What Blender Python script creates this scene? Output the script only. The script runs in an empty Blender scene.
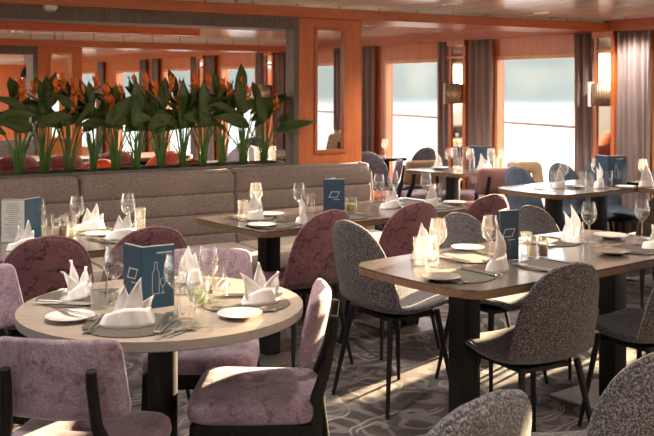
import bpy, bmesh, math, random
from mathutils import Vector, Matrix
random.seed(7)
PI = math.pi
SC = bpy.context.scene
COL = SC.collection

# ------------------------------------------------------------------ camera numbers
H, F, CX, HY = 1.475, 930.0, 327.0, 90.0
def P(px, py, z):
    """point of the place at height z that the photograph shows at this pixel"""
    Y = F * (H - z) / (py - HY)
    return Vector(((px - CX) / F * Y, Y, z))

# ------------------------------------------------------------------ object helpers
def link(o, parent=None):
    COL.objects.link(o)
    if parent is not None:
        o.parent = parent
    return o

def tag(o, label=None, cat=None, group=None, kind=None):
    if label: o['label'] = label
    if cat: o['category'] = cat
    if group: o['group'] = group
    if kind: o['kind'] = kind
    return o

def empty(name, loc=(0, 0, 0), rz=0.0):
    o = bpy.data.objects.new(name, None)
    o.empty_display_size = 0.1
    link(o)
    o.location = loc
    o.rotation_euler = (0, 0, rz)
    return o

def dup(root):
    r = root.copy(); COL.objects.link(r)
    for k in ('label', 'group'):
        if k in r: del r[k]
    for ch in list(root.children):
        c = ch.copy(); COL.objects.link(c); c.parent = r
        for g in list(ch.children):
            d = g.copy(); COL.objects.link(d); d.parent = c
    return r

class MB:
    def __init__(self): self.bm = bmesh.new()
    def box(self, c, s, rz=0.0, bev=0.0, rx=0.0, ry=0.0):
        m = Matrix.Translation(c) @ Matrix.Rotation(rz, 4, 'Z') @ Matrix.Rotation(ry, 4, 'Y') @ Matrix.Rotation(rx, 4, 'X') @ Matrix.Diagonal((s[0], s[1], s[2], 1))
        r = bmesh.ops.create_cube(self.bm, size=1.0, matrix=m)
        if bev > 0:
            es = list({e for v in r['verts'] for e in v.link_edges})
            bmesh.ops.bevel(self.bm, geom=es, offset=bev, segments=2, profile=0.5, affect='EDGES')
        return self
    def span(self, x0, x1, y0, y1, z0, z1, bev=0.0):
        return self.box(((x0+x1)/2, (y0+y1)/2, (z0+z1)/2), (abs(x1-x0), abs(y1-y0), abs(z1-z0)), bev=bev)
    def tube(self, pts, radii, n=10, cap=True):
        pts = [Vector(p) for p in pts]
        if not hasattr(radii, '__len__'): radii = [radii]*len(pts)
        rings = []
        for i, p in enumerate(pts):
            a = pts[max(i-1, 0)]; b = pts[min(i+1, len(pts)-1)]
            d = (b-a).normalized()
            up = Vector((0, 0, 1)) if abs(d.z) < 0.9 else Vector((0, 1, 0))
            x = d.cross(up).normalized(); y = d.cross(x).normalized()
            rings.append([self.bm.verts.new(p + radii[i]*(math.cos(2*PI*k/n)*x + math.sin(2*PI*k/n)*y)) for k in range(n)])
        for i in range(len(rings)-1):
            for k in range(n):
                self.bm.faces.new((rings[i][k], rings[i][(k+1) % n], rings[i+1][(k+1) % n], rings[i+1][k]))
        if cap:
            self.bm.faces.new(rings[0]); self.bm.faces.new(rings[-1])
        return self
    def lathe(self, prof, n=20, o=(0, 0, 0)):
        rings = []
        for r, z in prof:
            if r < 1e-5: rings.append([self.bm.verts.new((o[0], o[1], o[2]+z))])
            else: rings.append([self.bm.verts.new((o[0]+r*math.cos(2*PI*k/n), o[1]+r*math.sin(2*PI*k/n), o[2]+z)) for k in range(n)])
        for a, b in zip(rings, rings[1:]):
            for k in range(n):
                k2 = (k+1) % n
                if len(a) == 1 and len(b) == 1: continue
                if len(a) == 1: self.bm.faces.new((a[0], b[k], b[k2]))
                elif len(b) == 1: self.bm.faces.new((a[k], b[0], a[k2]))
                else: self.bm.faces.new((a[k], b[k], b[k2], a[k2]))
        return self
    def grid(self, fn, nu, nv, closed=False):
        vs = [[self.bm.verts.new(fn(i/(nu-1), j/(nv if closed else nv-1))) for j in range(nv)] for i in range(nu)]
        for i in range(nu-1):
            for j in range(nv if closed else nv-1):
                j2 = (j+1) % nv
                self.bm.faces.new((vs[i][j], vs[i+1][j], vs[i+1][j2], vs[i][j2]))
        return self
    def prism(self, poly, z0, z1, bev=0.0):
        a = [self.bm.verts.new((x, y, z0)) for x, y in poly]
        b = [self.bm.verts.new((x, y, z1)) for x, y in poly]
        n = len(poly)
        fs = [self.bm.faces.new(a[::-1]), self.bm.faces.new(b)]
        for k in range(n): fs.append(self.bm.faces.new((a[k], a[(k+1) % n], b[(k+1) % n], b[k])))
        if bev > 0:
            es = [e for f in fs[:2] for e in f.edges]
            bmesh.ops.bevel(self.bm, geom=es, offset=bev, segments=2, profile=0.5, affect='EDGES')
        return self
    def xform(self, m):
        bmesh.ops.transform(self.bm, matrix=m, verts=self.bm.verts); return self
    def build(self, name, mat, parent=None, smooth=True, auto=40, kind=None, recalc=True):
        if recalc: bmesh.ops.recalc_face_normals(self.bm, faces=self.bm.faces)
        me = bpy.data.meshes.new(name)
        self.bm.to_mesh(me); self.bm.free()
        for m in (mat if isinstance(mat, (list, tuple)) else [mat]): me.materials.append(m)
        if smooth:
            for p in me.polygons: p.use_smooth = True
            if auto: 
                try: me.set_sharp_from_angle(angle=math.radians(auto))
                except Exception: pass
        o = bpy.data.objects.new(name, me)
        link(o, parent)
        if kind: o['kind'] = kind
        return o

def solid(o, th, off=0.0, sub=0):
    m = o.modifiers.new('solid', 'SOLIDIFY'); m.thickness = th; m.offset = off
    if sub:
        s = o.modifiers.new('sub', 'SUBSURF'); s.levels = sub; s.render_levels = sub
    return o
def subd(o, n=1):
    s = o.modifiers.new('sub', 'SUBSURF'); s.levels = n; s.render_levels = n
    return o

# ------------------------------------------------------------------ materials
class NT:
    def __init__(self, name):
        self.m = bpy.data.materials.new(name); self.m.use_nodes = True
        self.t = self.m.node_tree; self.t.nodes.clear()
        self.out = self.t.nodes.new('ShaderNodeOutputMaterial')
        self.co = None
    def n(self, typ, **kw):
        nd = self.t.nodes.new('ShaderNode' + typ)
        for k, v in kw.items():
            if k in nd.inputs.keys(): nd.inputs[k].default_value = v
            else: setattr(nd, k, v)
        return nd
    def l(self, a, b): self.t.links.new(a, b)
    def obj(self):
        if self.co is None: self.co = self.n('TexCoord')
        return self.co.outputs['Object']
    def mapping(self, scale=(1, 1, 1), rot=(0, 0, 0)):
        mp = self.n('Mapping'); mp.inputs['Scale'].default_value = scale; mp.inputs['Rotation'].default_value = rot
        self.l(self.obj(), mp.inputs['Vector']); return mp.outputs['Vector']
    def noise(self, scale, detail=3, vec=None, rough=0.5, dist=0.0):
        nd = self.n('TexNoise'); nd.inputs['Scale'].default_value = scale; nd.inputs['Detail'].default_value = detail
        nd.inputs['Roughness'].default_value = rough; nd.inputs['Distortion'].default_value = dist
        self.l(vec if vec is not None else self.obj(), nd.inputs['Vector']); return nd
    def ramp(self, fac, stops):
        r = self.n('ValToRGB'); e = r.color_ramp.elements
        while len(e) < len(stops): e.new(0.5)
        for el, (p, c) in zip(e, stops):
            el.position = p; el.color = (c[0], c[1], c[2], 1) if hasattr(c, '__len__') else (c, c, c, 1)
        self.l(fac, r.inputs['Fac']); return r.outputs['Color']
    def mix(self, fac, a, b, mode='MIX'):
        m = self.n('Mix', data_type='RGBA', blend_type=mode)
        for s, v in ((m.inputs[0], fac), (m.inputs[6], a), (m.inputs[7], b)):
            if hasattr(v, 'links'): self.l(v, s)
            elif hasattr(v, '__len__'): s.default_value = (v[0], v[1], v[2], 1)
            else: s.default_value = v
        return m.outputs[2]
    def bump(self, h, strength=0.2, dist=0.01):
        b = self.n('Bump'); b.inputs['Strength'].default_value = strength; b.inputs['Distance'].default_value = dist
        self.l(h, b.inputs['Height']); return b.outputs['Normal']
    def bsdf(self, col, rough=0.5, metal=0.0, nrm=None, **kw):
        p = self.n('BsdfPrincipled')
        if hasattr(col, 'links'): self.l(col, p.inputs['Base Color'])
        else: p.inputs['Base Color'].default_value = (col[0], col[1], col[2], 1)
        if hasattr(rough, 'links'): self.l(rough, p.inputs['Roughness'])
        else: p.inputs['Roughness'].default_value = rough
        p.inputs['Metallic'].default_value = metal
        if nrm is not None: self.l(nrm, p.inputs['Normal'])
        for k, v in kw.items(): p.inputs[k.replace('_', ' ')].default_value = v
        self.l(p.outputs[0], self.out.inputs['Surface']); return p

M = {}
def plain(name, col, rough=0.5, metal=0.0, **kw):
    t = NT(name); n = t.noise(30, 2)
    c = t.mix(n.outputs['Fac'], [x*0.92 for x in col], [min(1, x*1.06) for x in col])
    t.bsdf(c, rough, metal, **kw); M[name] = t.m; return t.m

def velvet(name, a, b, spot, sheen=0.45):
    t = NT(name)
    n1 = t.noise(9, 4, rough=0.65, dist=1.2); n2 = t.noise(26, 3, rough=0.7, dist=0.8)
    c = t.ramp(n1.outputs['Fac'], [(0.3, a), (0.68, b)])
    s = t.ramp(n2.outputs['Fac'], [(0.36, 1.0), (0.47, 0.0)])
    c = t.mix(s, c, spot)
    g = t.noise(160, 2)
    c = t.mix(0.22, c, t.ramp(g.outputs['Fac'], [(0.35, 0.0), (0.65, 1.0)]), 'OVERLAY')
    t.bsdf(c, 0.75, nrm=t.bump(n1.outputs['Fac'], 0.25, 0.01), Sheen_Weight=sheen, Sheen_Roughness=0.4)
    M[name] = t.m
velvet('velvet_wine', (.105, .036, .048), (.195, .078, .094), (.04, .011, .017), .35)
velvet('velvet_lilac', (.185, .118, .165), (.33, .24, .305), (.155, .098, .137), .35)
velvet('velvet_blue', (.018, .028, .048), (.042, .060, .090), (.014, .019, .030), .04)
velvet('velvet_slate', (.065, .065, .09), (.13, .13, .18), (.05, .05, .07), .3)
velvet('velvet_rust', (.33, .075, .04), (.46, .13, .07), (.22, .05, .03), 0.2)
velvet('velvet_olive', (.065, .05, .037), (.11, .085, .063), (.05, .04, .03), 0.2)

def tweed(name, lo, mid, hi, scale=150):
    t = NT(name)
    n = t.noise(scale, 2, rough=0.7)
    c = t.ramp(n.outputs['Fac'], [(0.39, lo), (0.5, mid), (0.63, hi)])
    big = t.noise(5, 2)
    c = t.mix(0.15, c, t.ramp(big.outputs['Fac'], [(0.3, 0.2), (0.7, 0.8)]), 'OVERLAY')
    t.bsdf(c, 0.95, nrm=t.bump(n.outputs['Fac'], 0.6, 0.006), Sheen_Weight=0.15)
    M[name] = t.m
tweed('tweed_grey', (.020, .018, .021), (.070, .064, .073), (.25, .235, .25), 190)
tweed('banquette_fabric', (.095, .068, .058), (.15, .11, .096), (.225, .17, .148), 170)

def weave(name, a, b, scale):
    t = NT(name)
    w = t.n('TexChecker'); w.inputs['Scale'].default_value = scale
    w.inputs['Color1'].default_value = (*a, 1); w.inputs['Color2'].default_value = (*b, 1)
    t.l(t.obj(), w.inputs['Vector'])
    n = t.noise(60, 2)
    c = t.mix(0.3, w.outputs['Color'], t.ramp(n.outputs['Fac'], [(0.3, 0.15), (0.7, 0.8)]), 'OVERLAY')
    t.bsdf(c, 0.85); M[name] = t.m
weave('gold_weave', (.42, .30, .17), (.20, .135, .085), 75)
weave('placemat_weave', (.07, .060, .05), (.14, .12, .098), 160)

def wood(name, a, b, rough, axis=(1.2, 14, 14), coat=0.0, sc=3.0, rot=0.0):
    t = NT(name)
    n = t.noise(sc, 5, vec=t.mapping(axis, (0, 0, rot)), rough=0.6, dist=0.6)
    c = t.ramp(n.outputs['Fac'], [(0.3, a), (0.7, b)])
    t.bsdf(c, rough, nrm=t.bump(n.outputs['Fac'], 0.06, 0.002), Coat_Weight=coat, Coat_Roughness=0.25, Specular_IOR_Level=.2 if name == 'black_wood' else .5)
    M[name] = t.m
wood('black_wood', (.006, .005, .005), (.012, .010, .010), 0.5)
wood('dark_table', (.080, .064, .055), (.15, .122, .105), 0.22, coat=0.7)
wood('table_edge', (.12, .068, .04), (.20, .115, .068), 0.45)
wood('pale_table', (.35, .285, .235), (.46, .38, .32), 0.3, coat=0.3)
wood('pale_edge', (.34, .30, .30), (.42, .38, .37), 0.4)
wood('orange_wood', (.41, .095, .022), (.54, .145, .036), 0.34, (10, 10, 1.0), 0.3, 2.0)
wood('orange_beam', (.34, .082, .026), (.46, .125, .04), 0.38, (2, 14, 14), 0.2, 2.0)
wood('smoked_wood', (.085, .068, .058), (.155, .125, .108), 0.5, (26, 26, .8), 0, 2.2)
wood('pale_orange_wood', (.62, .26, .10), (.74, .36, .16), 0.35, (10, 10, 1), .2, 2)

plain('cream_seat', (.36, .30, .25), 0.6)
plain('black_metal', (.008, .008, .009), 0.5, Specular_IOR_Level=0.25)
plain('steel', (.62, .59, .55), 0.28, 1.0)
plain('brushed_base', (.42, .40, .385), 0.42, 0.9)
plain('brass', (.40, .29, .21), 0.42, 0.7)
plain('porcelain', (.82, .79, .74), 0.15, Coat_Weight=0.4)
plain('grey_porcelain', (.22, .19, .165), 0.22)
plain('napkin', (.84, .80, .80), 0.85)
plain('paper', (.82, .81, .78), 0.7)
plain('menu_blue', (.028, .062, .115), 0.35, Specular_IOR_Level=0.3)
plain('menu_teal', (.030, .095, .175), 0.4, Specular_IOR_Level=0.3)
plain('white_ink', (.58, .63, .68), 0.6)
plain('grey_ink', (.30, .34, .40), 0.6)
plain('lime', (.40, .50, .08), 0.4)
plain('salt', (.80, .70, .52), 0.7)
plain('pepper', (.22, .12, .06), 0.7)
plain('stem_green', (.09, .19, .04), 0.5)
plain('flower_orange', (.92, .23, .035), 0.55)
plain('flower_beak', (.25, .11, .05), 0.5)
plain('soil', (.03, .02, .015), 0.95)
plain('wall_white', (.70, .66, .60), 0.7)
plain('white_plastic', (.75, .72, .68), 0.4)
plain('mauve_leather', (.24, .115, .10), 0.5)
plain('bank', (.135, .15, .135), 0.95)
plain('hull_rail', (.10, .14, .15), 0.7)
plain('deck', (.45, .44, .42), 0.7)

def leafmat():
    t = NT('leaf')
    n = t.noise(6, 3)
    c = t.ramp(n.outputs['Fac'], [(0.3, (.032, .080, .014)), (0.7, (.11, .175, .034))])
    p = t.bsdf(c, 0.38, Coat_Weight=0.15)
    tr = t.n('BsdfTranslucent'); tr.inputs['Color'].default_value = (.16, .26, .04, 1)
    mx = t.n('MixShader'); mx.inputs[0].default_value = 0.22
    t.l(p.outputs[0], mx.inputs[1]); t.l(tr.outputs[0], mx.inputs[2]); t.l(mx.outputs[0], t.out.inputs['Surface'])
    M['leaf'] = t.m
leafmat()

def curtainmat():
    t = NT('curtain')
    n = t.noise(90, 2, vec=t.mapping((1, 1, .05)))
    c = t.ramp(n.outputs['Fac'], [(0.3, (.29, .215, .21)), (0.7, (.39, .30, .295))])
    p = t.bsdf(c, 0.9)
    tr = t.n('BsdfTranslucent'); tr.inputs['Color'].default_value = (.42, .30, .28, 1)
    mx = t.n('MixShader'); mx.inputs[0].default_value = 0.33
    t.l(p.outputs[0], mx.inputs[1]); t.l(tr.outputs[0], mx.inputs[2]); t.l(mx.outputs[0], t.out.inputs['Surface'])
    M['curtain'] = t.m
curtainmat()

def glassmat(name, tint=(1, 1, 1), base=0.05, gain=0.75, power=2.2, film=0.0):
    t = NT(name)
    lw = t.n('LayerWeight'); lw.inputs['Blend'].default_value = 0.5
    pw = t.n('Math', operation='POWER'); t.l(lw.outputs['Facing'], pw.inputs[0]); pw.inputs[1].default_value = power
    ma = t.n('Math', operation='MULTIPLY_ADD'); t.l(pw.outputs[0], ma.inputs[0]); ma.inputs[1].default_value = gain; ma.inputs[2].default_value = base
    tr = t.n('BsdfTransparent'); tr.inputs['Color'].default_value = (*tint, 1)
    gl = t.n('BsdfGlossy'); gl.inputs['Roughness'].default_value = 0.10; gl.inputs['Color'].default_value = (1, 1, 1, 1)
    mx = t.n('MixShader'); t.l(ma.outputs[0], mx.inputs[0]); t.l(tr.outputs[0], mx.inputs[1]); t.l(gl.outputs[0], mx.inputs[2])
    if film > 0:
        tl = t.n('BsdfTranslucent'); tl.inputs['Color'].default_value = (1, 1, 1, 1)
        m2 = t.n('MixShader'); m2.inputs[0].default_value = film; t.l(mx.outputs[0], m2.inputs[1]); t.l(tl.outputs[0], m2.inputs[2]); mx = m2
    t.l(mx.outputs[0], t.out.inputs['Surface']); M[name] = t.m
glassmat('glass', (.97, .97, .96), 0.08, 0.85, 1.6, 0.03)
glassmat('window_glass', (.97, .98, .98), 0.012, 0.25, 4)
glassmat('dark_glass', (.35, .34, .33), 0.08, 0.7, 2)

def mirrormat():
    t = NT('mirror')
    g = t.n('BsdfGlossy'); g.inputs['Roughness'].default_value = 0.05; g.inputs['Color'].default_value = (.62, .54, .46, 1)
    t.l(g.outputs[0], t.out.inputs['Surface']); M['mirror'] = t.m
mirrormat()

def ceilmat():
    t = NT('ceiling_panels')
    br = t.n('TexBrick'); br.offset = 0.0
    br.inputs['Color1'].default_value = (.93, .91, .87, 1); br.inputs['Color2'].default_value = (.88, .86, .82, 1)
    br.inputs['Mortar'].default_value = (.42, .36, .29, 1); br.inputs['Scale'].default_value = 1.0
    br.inputs['Mortar Size'].default_value = 0.006; br.inputs['Brick Width'].default_value = 0.30; br.inputs['Row Height'].default_value = 1.6
    t.l(t.mapping((1, 1, 1), (0, 0, math.radians(-31))), br.inputs['Vector'])
    n = t.noise(1.6, 2)
    p = t.bsdf(br.outputs['Color'], 0.18, 0.05, nrm=t.bump(n.outputs['Fac'], 0.04, 0.05), Coat_Weight=0.6, Coat_Roughness=0.12)
    M['ceiling'] = t.m
ceilmat()

def carpetmat():
    t = NT('carpet')
    def warped(sc, amp, rot):
        nz = t.noise(sc, 2)
        sub = t.n('VectorMath', operation='MULTIPLY_ADD')
        t.l(nz.outputs['Color'], sub.inputs[0]); sub.inputs[1].default_value = (amp, amp, 0); t.l(t.mapping((1, 1, 0), (0, 0, rot)), sub.inputs[2])
        return sub.outputs[0]
    w = t.n('TexWave'); w.wave_type = 'BANDS'; w.inputs['Scale'].default_value = 1.15; w.inputs['Distortion'].default_value = 2.0; w.inputs['Detail'].default_value = 1
    t.l(warped(1.7, 1.9, .7), w.inputs['Vector'])
    w2 = t.n('TexWave'); w2.wave_type = 'BANDS'; w2.inputs['Scale'].default_value = 1.5; w2.inputs['Distortion'].default_value = 2.5; w2.inputs['Detail'].default_value = 1
    t.l(warped(2.3, 1.6, 2.3), w2.inputs['Vector'])
    base = t.ramp(t.noise(2.2, 3, dist=1.5).outputs['Fac'], [(0.38, (.055, .045, .047)), (0.55, (.098, .083, .083)), (0.7, (.13, .112, .11))])
    gate = t.ramp(t.noise(3.1, 1).outputs['Fac'], [(0.42, 0.0), (0.52, 1.0)])
    m1 = t.mix(1.0, t.ramp(w.outputs['Fac'], [(0.70, 0.0), (0.80, 1.0), (0.90, 1.0), (0.97, 0.15)]), gate, 'MULTIPLY')
    m2 = t.ramp(w2.outputs['Fac'], [(0.80, 0.0), (0.86, 1.0)])
    c = t.mix(m2, base, (.165, .147, .14)); c = t.mix(m1, c, (.28, .255, .24))
    g = t.noise(220, 2)
    c = t.mix(0.35, c, t.ramp(g.outputs['Fac'], [(0.35, 0.1), (0.65, 0.9)]), 'OVERLAY')
    t.bsdf(c, 1.0, nrm=t.bump(g.outputs['Fac'], 0.4, 0.004)); M['carpet'] = t.m
carpetmat()

def watermat():
    t = NT('water')
    n = t.noise(0.5, 4, vec=t.mapping((1, 3, 1)))
    t.bsdf((.24, .26, .26), 0.12, nrm=t.bump(n.outputs['Fac'], 0.25, 0.3)); M['water'] = t.m
watermat()

# ------------------------------------------------------------------ the setting
CEIL = 2.08
# floor and ceiling
MB().box((0.5, 5, -0.05), (15, 26, 0.1)).build('floor', M['carpet'], smooth=False, kind='structure')
W0 = Vector((2.51, 8.11)); WD = Vector((-.605, .796)); WN = Vector((.796, .605))
D0 = Vector((-.703, 6.11)); DV = Vector((.8535, .5212)); DB = Vector((-.5212, .8535))
def cpoly():
    a = W0 + WN*0.15 + WD*(-9); b = W0 + WN*0.15 + WD*16
    return [(a.x, a.y), (b.x, b.y), (-9, 21), (-7, -3.5), (3, -3.5)]
MB().prism([(x, y) for x, y in cpoly()], CEIL, CEIL+0.1).build('ceiling', M['ceiling'], smooth=False, kind='structure')

def u_at(px):
    k = (px-CX)/F
    return (W0.x - k*W0.y) / (k*WD.y - WD.x)
def d_at(px, off=0.0):
    k = (px-CX)/F; o = D0 + DB*off
    return (k*o.y - o.x) / (DV.x - k*DV.y)
def wall_frame(o): o.location = (W0.x, W0.y, 0); o.rotation_euler = (0, 0, math.atan2(WD.y, WD.x)); return o   # x along, +y into the room
def div_frame(o): o.location = (D0.x, D0.y, 0); o.rotation_euler = (0, 0, math.atan2(DV.y, DV.x)); return o     # x along, +y away
def wp(u, inn=0.0, z=0.0):
    p = W0 + WD*u - WN*inn; return Vector((p.x, p.y, z))
def dp(t, back=0.0, z=0.0):
    p = D0 + DV*t + DB*back; return Vector((p.x, p.y, z))

# windows: (u0,u1)
w0 = (u_at(578), u_at(496)); w1 = (u_at(440), u_at(385))
per = w1[0]-w0[0]; ww = (w0[1]-w0[0]+w1[1]-w1[0])/2
wins = [w0, w1]
for k in range(2, 8): wins.append((w0[0]+per*k, w0[0]+per*k+ww))
for k in range(1, 5): wins.insert(0, (w0[0]-per*k+.02, w0[0]-per*k+ww+.08))
wins.sort()
SILL, HEAD = 0.40, 1.80
wb = MB(); lo = -9.0
umin, umax = wins[0][0]-per, wins[-1][1]+0.6
prev = umin
for a, b in wins:
    wb.span(prev, a, -0.12, 0, 0, CEIL); prev = b
    wb.span(a, b, -0.12, 0, HEAD, CEIL); wb.span(a, b, -0.12, 0, 0, SILL)
wb.span(prev, umax, -0.12, 0, 0, CEIL)
wall_frame(wb.build('wall_right', M['orange_wood'], smooth=False, kind='structure'))
wall_frame(MB().span(umin, umax, 0, 0.05, 1.985, CEIL, ).build('trim_1', M['orange_beam'], smooth=False, kind='structure'))
for i, (a, b) in enumerate(wins):
    fr = MB()
    fr.span(a-.005, a+.03, -0.06, 0.012, SILL, HEAD).span(b-.03, b+.005, -0.06, 0.012, SILL, HEAD)
    fr.span(a, b, -0.06, 0.012, HEAD-.03, HEAD+.005).span(a, b, -0.06, 0.012, SILL-.005, SILL+.03)
    f = wall_frame(fr.build('window_%d' % (i+1), M['pale_orange_wood'], smooth=False, kind='structure'))
    MB().span(a+.02, b-.02, -0.045, -0.041, SILL+.02, HEAD-.02).build('window_pane', M['window_glass'], f, smooth=False)
# curtains
def curtain(u0, u1, label, folds):
    n = int(folds*10)+1
    def fn(i, j):
        u = u0 + (u1-u0)*i
        z = 0.02 + (1.975-0.02)*j
        a = 0.024*(0.75+0.25*j)*math.sin(2*PI*folds*i + 0.3*math.sin(3*z)) + 0.008*math.sin(17*i)
        return (u + 0.01*math.sin(2*z+9*i), 0.045 + a, z)
    o = MB().grid(fn, n, 9).build('curtain', M['curtain'], recalc=False, auto=0)
    solid(o, 0.004); wall_frame(o)
    tag(o, label, 'curtain')
curtain(u_at(599), u_at(577), 'narrow mauve curtain on window side of the mirror strip nearest the oval tables', 3)
curtain(u_at(654), u_at(618), 'wide mauve-brown curtain behind the blue menu, at the far right wall end', 6)
curtain(u_at(454), u_at(440), 'narrow mauve curtain left of the mirror strip between the two bright windows', 3)
curtain(u_at(496), u_at(469), 'mauve curtain right of the mirror strip between the two bright windows', 4)
curtain(u_at(378), u_at(363), 'mauve curtain between the orange divider panel and the bright window', 3)
curtain(u_at(346), u_at(336), 'dark mauve curtain seen through the glass of the orange panel', 3)
curtain(w0[0]+per*3-.30, w0[0]+per*3-.02, 'mauve curtain behind the flowers, first left of the grey post', 3)
curtain(w0[0]+per*3-.72, w0[0]+per*3-.50, 'mauve curtain seen beyond the right end of the flower row', 3)
curtain(w0[0]+per*4-.25, w0[0]+per*4-.0, 'mauve curtain behind the middle of the flower row, right of a distant pier', 3)
curtain(w0[0]+per*4-.74, w0[0]+per*4-.46, 'mauve curtain behind the middle of the flower row, left of a bright window', 3)
curtain(w0[0]+per*5-.30, w0[0]+per*5-.05, 'distant mauve curtain above the upright leaf at the flower row centre', 3)
curtain(w0[0]+per*5-.74, w0[0]+per*5-.5, 'distant mauve curtain beyond the orange flowers, furthest but one', 3)
curtain(w0[0]+per*6-.4, w0[0]+per*6-.1, 'furthest mauve curtain in the room behind the flowers', 3)
# mirror strips with sconces on the piers
def pier(u0, u1, where, sconce=True):
    r = wall_frame(empty('mirror_strip')); tag(r, 'narrow orange-framed wall mirror strip ' + where, 'mirror')
    s = (u1-u0)
    b = MB(); b.span(u0, u0+s*.17, 0, .07, 0.02, 1.98).span(u1-s*.17, u1, 0, .07, 0.02, 1.98).span(u0, u1, 0, .09, 1.93, 1.985).span(u0, u1, 0, .09, 1.80, 1.82)
    b.build('frame', M['orange_wood'], r, smooth=False)
    MB().span(u0+s*.18, u1-s*.18, 0.004, .055, 0.03, 1.94).build('mirror_glass', M['mirror'], r, smooth=False)
    if sconce:
        q = wall_frame(empty('wall_sconce')); tag(q, 'fluted brass wall sconce on the mirror strip ' + where, 'lamp')
        um = (u0+u1)/2
        MB().span(um-.035, um+.035, .07, .10, 1.36, 1.52).build('back_plate', M['brass'], q, smooth=False)
        n = 36
        prof = []
        bb = MB()
        def fn(i, j):
            a = PI*j; rr = .085 + .004*math.cos(24*a)
            return (um + rr*math.cos(a), .095 + rr*math.sin(a)*.75, 1.335 + .20*i)
        bb.grid(fn, 2, 73)
        o = bb.build('shade', M['brass'], q, auto=0); solid(o, .004)
        MB().span(um+.085, um+.10, .085, .16, 1.33, 1.545).build('glass_fin', M['white_plastic'], q, smooth=False)
pier(u_at(619), u_at(598), 'behind the blue menu by the far tables')
pier(u_at(470), u_at(453), 'between the two bright windows')
pier(w0[0]+per*3-.50, w0[0]+per*3-.30, 'beyond the right end of the flowers', True)
pier(w0[0]+per*4-.46, w0[0]+per*4-.26, 'beyond the middle of the flower row', False)

# the rest of the room: opposite side wall with its windows, and the end wall behind
L0 = D0 + DV*(-6.2)
wl = MB(); prev = -11.0
for a in (-9.4, -7.4, -5.4, -3.4, -1.4, .8, 2.8, 4.8, 6.8, 8.8, 10.8):
    wl.span(prev, a, 0, .12, 0, CEIL); prev = a+1.2
    wl.span(a, prev, 0, .12, HEAD, CEIL); wl.span(a, prev, 0, .12, 0, .9)
wl.span(prev, 13, 0, .12, 0, CEIL)
o = wl.build('wall_left', M['wall_white'], smooth=False, kind='structure'); wall_frame(o); o.location = (L0.x, L0.y, 0)
o = MB().span(-.12, 0, -2, 9.5, 0, CEIL).build('wall_back', M['wall_white'], smooth=False, kind='structure'); wall_frame(o); q = wp(-7.2); o.location = (q.x, q.y, 0)
curtain(-2.15, -1.30, 'mauve curtain added as sun blocker at the window wall beyond the right edge of view', 7)  # unseen curtain added to narrow the sun patches on the floor

# ---------------- divider: beam, header, post, panel, planter
TL = -6.0
t_post0, t_post1, t_pan1 = d_at(285.5, .26), d_at(299, .14), d_at(361.5, .14)
t_wall = 4.05
div_frame(MB().span(TL, t_wall, .04, .50, 1.985, 2.055).build('trim_2', M['orange_beam'], smooth=False, kind='structure'))
div_frame(MB().span(TL, t_wall, .10, .46, 2.05, CEIL+.01).build('trim_3', M['ceiling'], smooth=False, kind='structure'))
div_frame(MB().span(TL, t_post1, .14, .40, 1.903, 1.99).build('trim_4', M['smoked_wood'], smooth=False, kind='structure'))
div_frame(MB().span(t_post0, t_post1, .14, .26, 0, 1.91).build('trim_5', M['smoked_wood'], smooth=False, kind='structure'))
g0, g1 = d_at(317, .14), d_at(343.5, .14)
gz0, gz1 = 1.475-(151-HY)*6.55/F, 1.475+(HY-29)*6.55/F
pb = MB(); 
pb.span(t_post1, g0, .14, .17, 0, 1.99).span(g1, t_pan1, .14, .17, 0, 1.99).span(g0, g1, .14, .17, 0, gz0).span(g0, g1, .14, .17, gz1, 1.99)
pn = div_frame(pb.build('wall_divider', M['orange_wood'], smooth=False, kind='structure'))
tb = MB(); e = .024
tb.span(g0-e, g0, .13, .18, gz0-e, gz1+e).span(g1, g1+e, .13, .18, gz0-e, gz1+e).span(g0, g1, .13, .18, gz0-e, gz0).span(g0, g1, .13, .18, gz1, gz1+e)
tb.build('window_trim', M['orange_beam'], pn, smooth=False)
MB().span(g0, g1, .153, .157, gz0, gz1).build('window_pane', M['window_glass'], pn, smooth=False)
# planter trough
pl = div_frame(empty('planter')); tag(pl, 'long low grey-brown planter trough holding the row of orange flowers', 'planter')
b = MB(); b.span(TL, t_post0-.005, .14, .165, .0, .962).span(TL, t_post0-.005, .435, .46, .0, .962).span(t_post0-.03, t_post0-.005, .14, .46, 0, .96).span(TL, TL+.03, .14, .46, 0, .96)
b.build('trough', M['smoked_wood'], pl, smooth=False)
MB().span(TL+.03, t_post0-.03, .165, .435, .80, .925).build('soil', M['soil'], pl, smooth=False)
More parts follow.
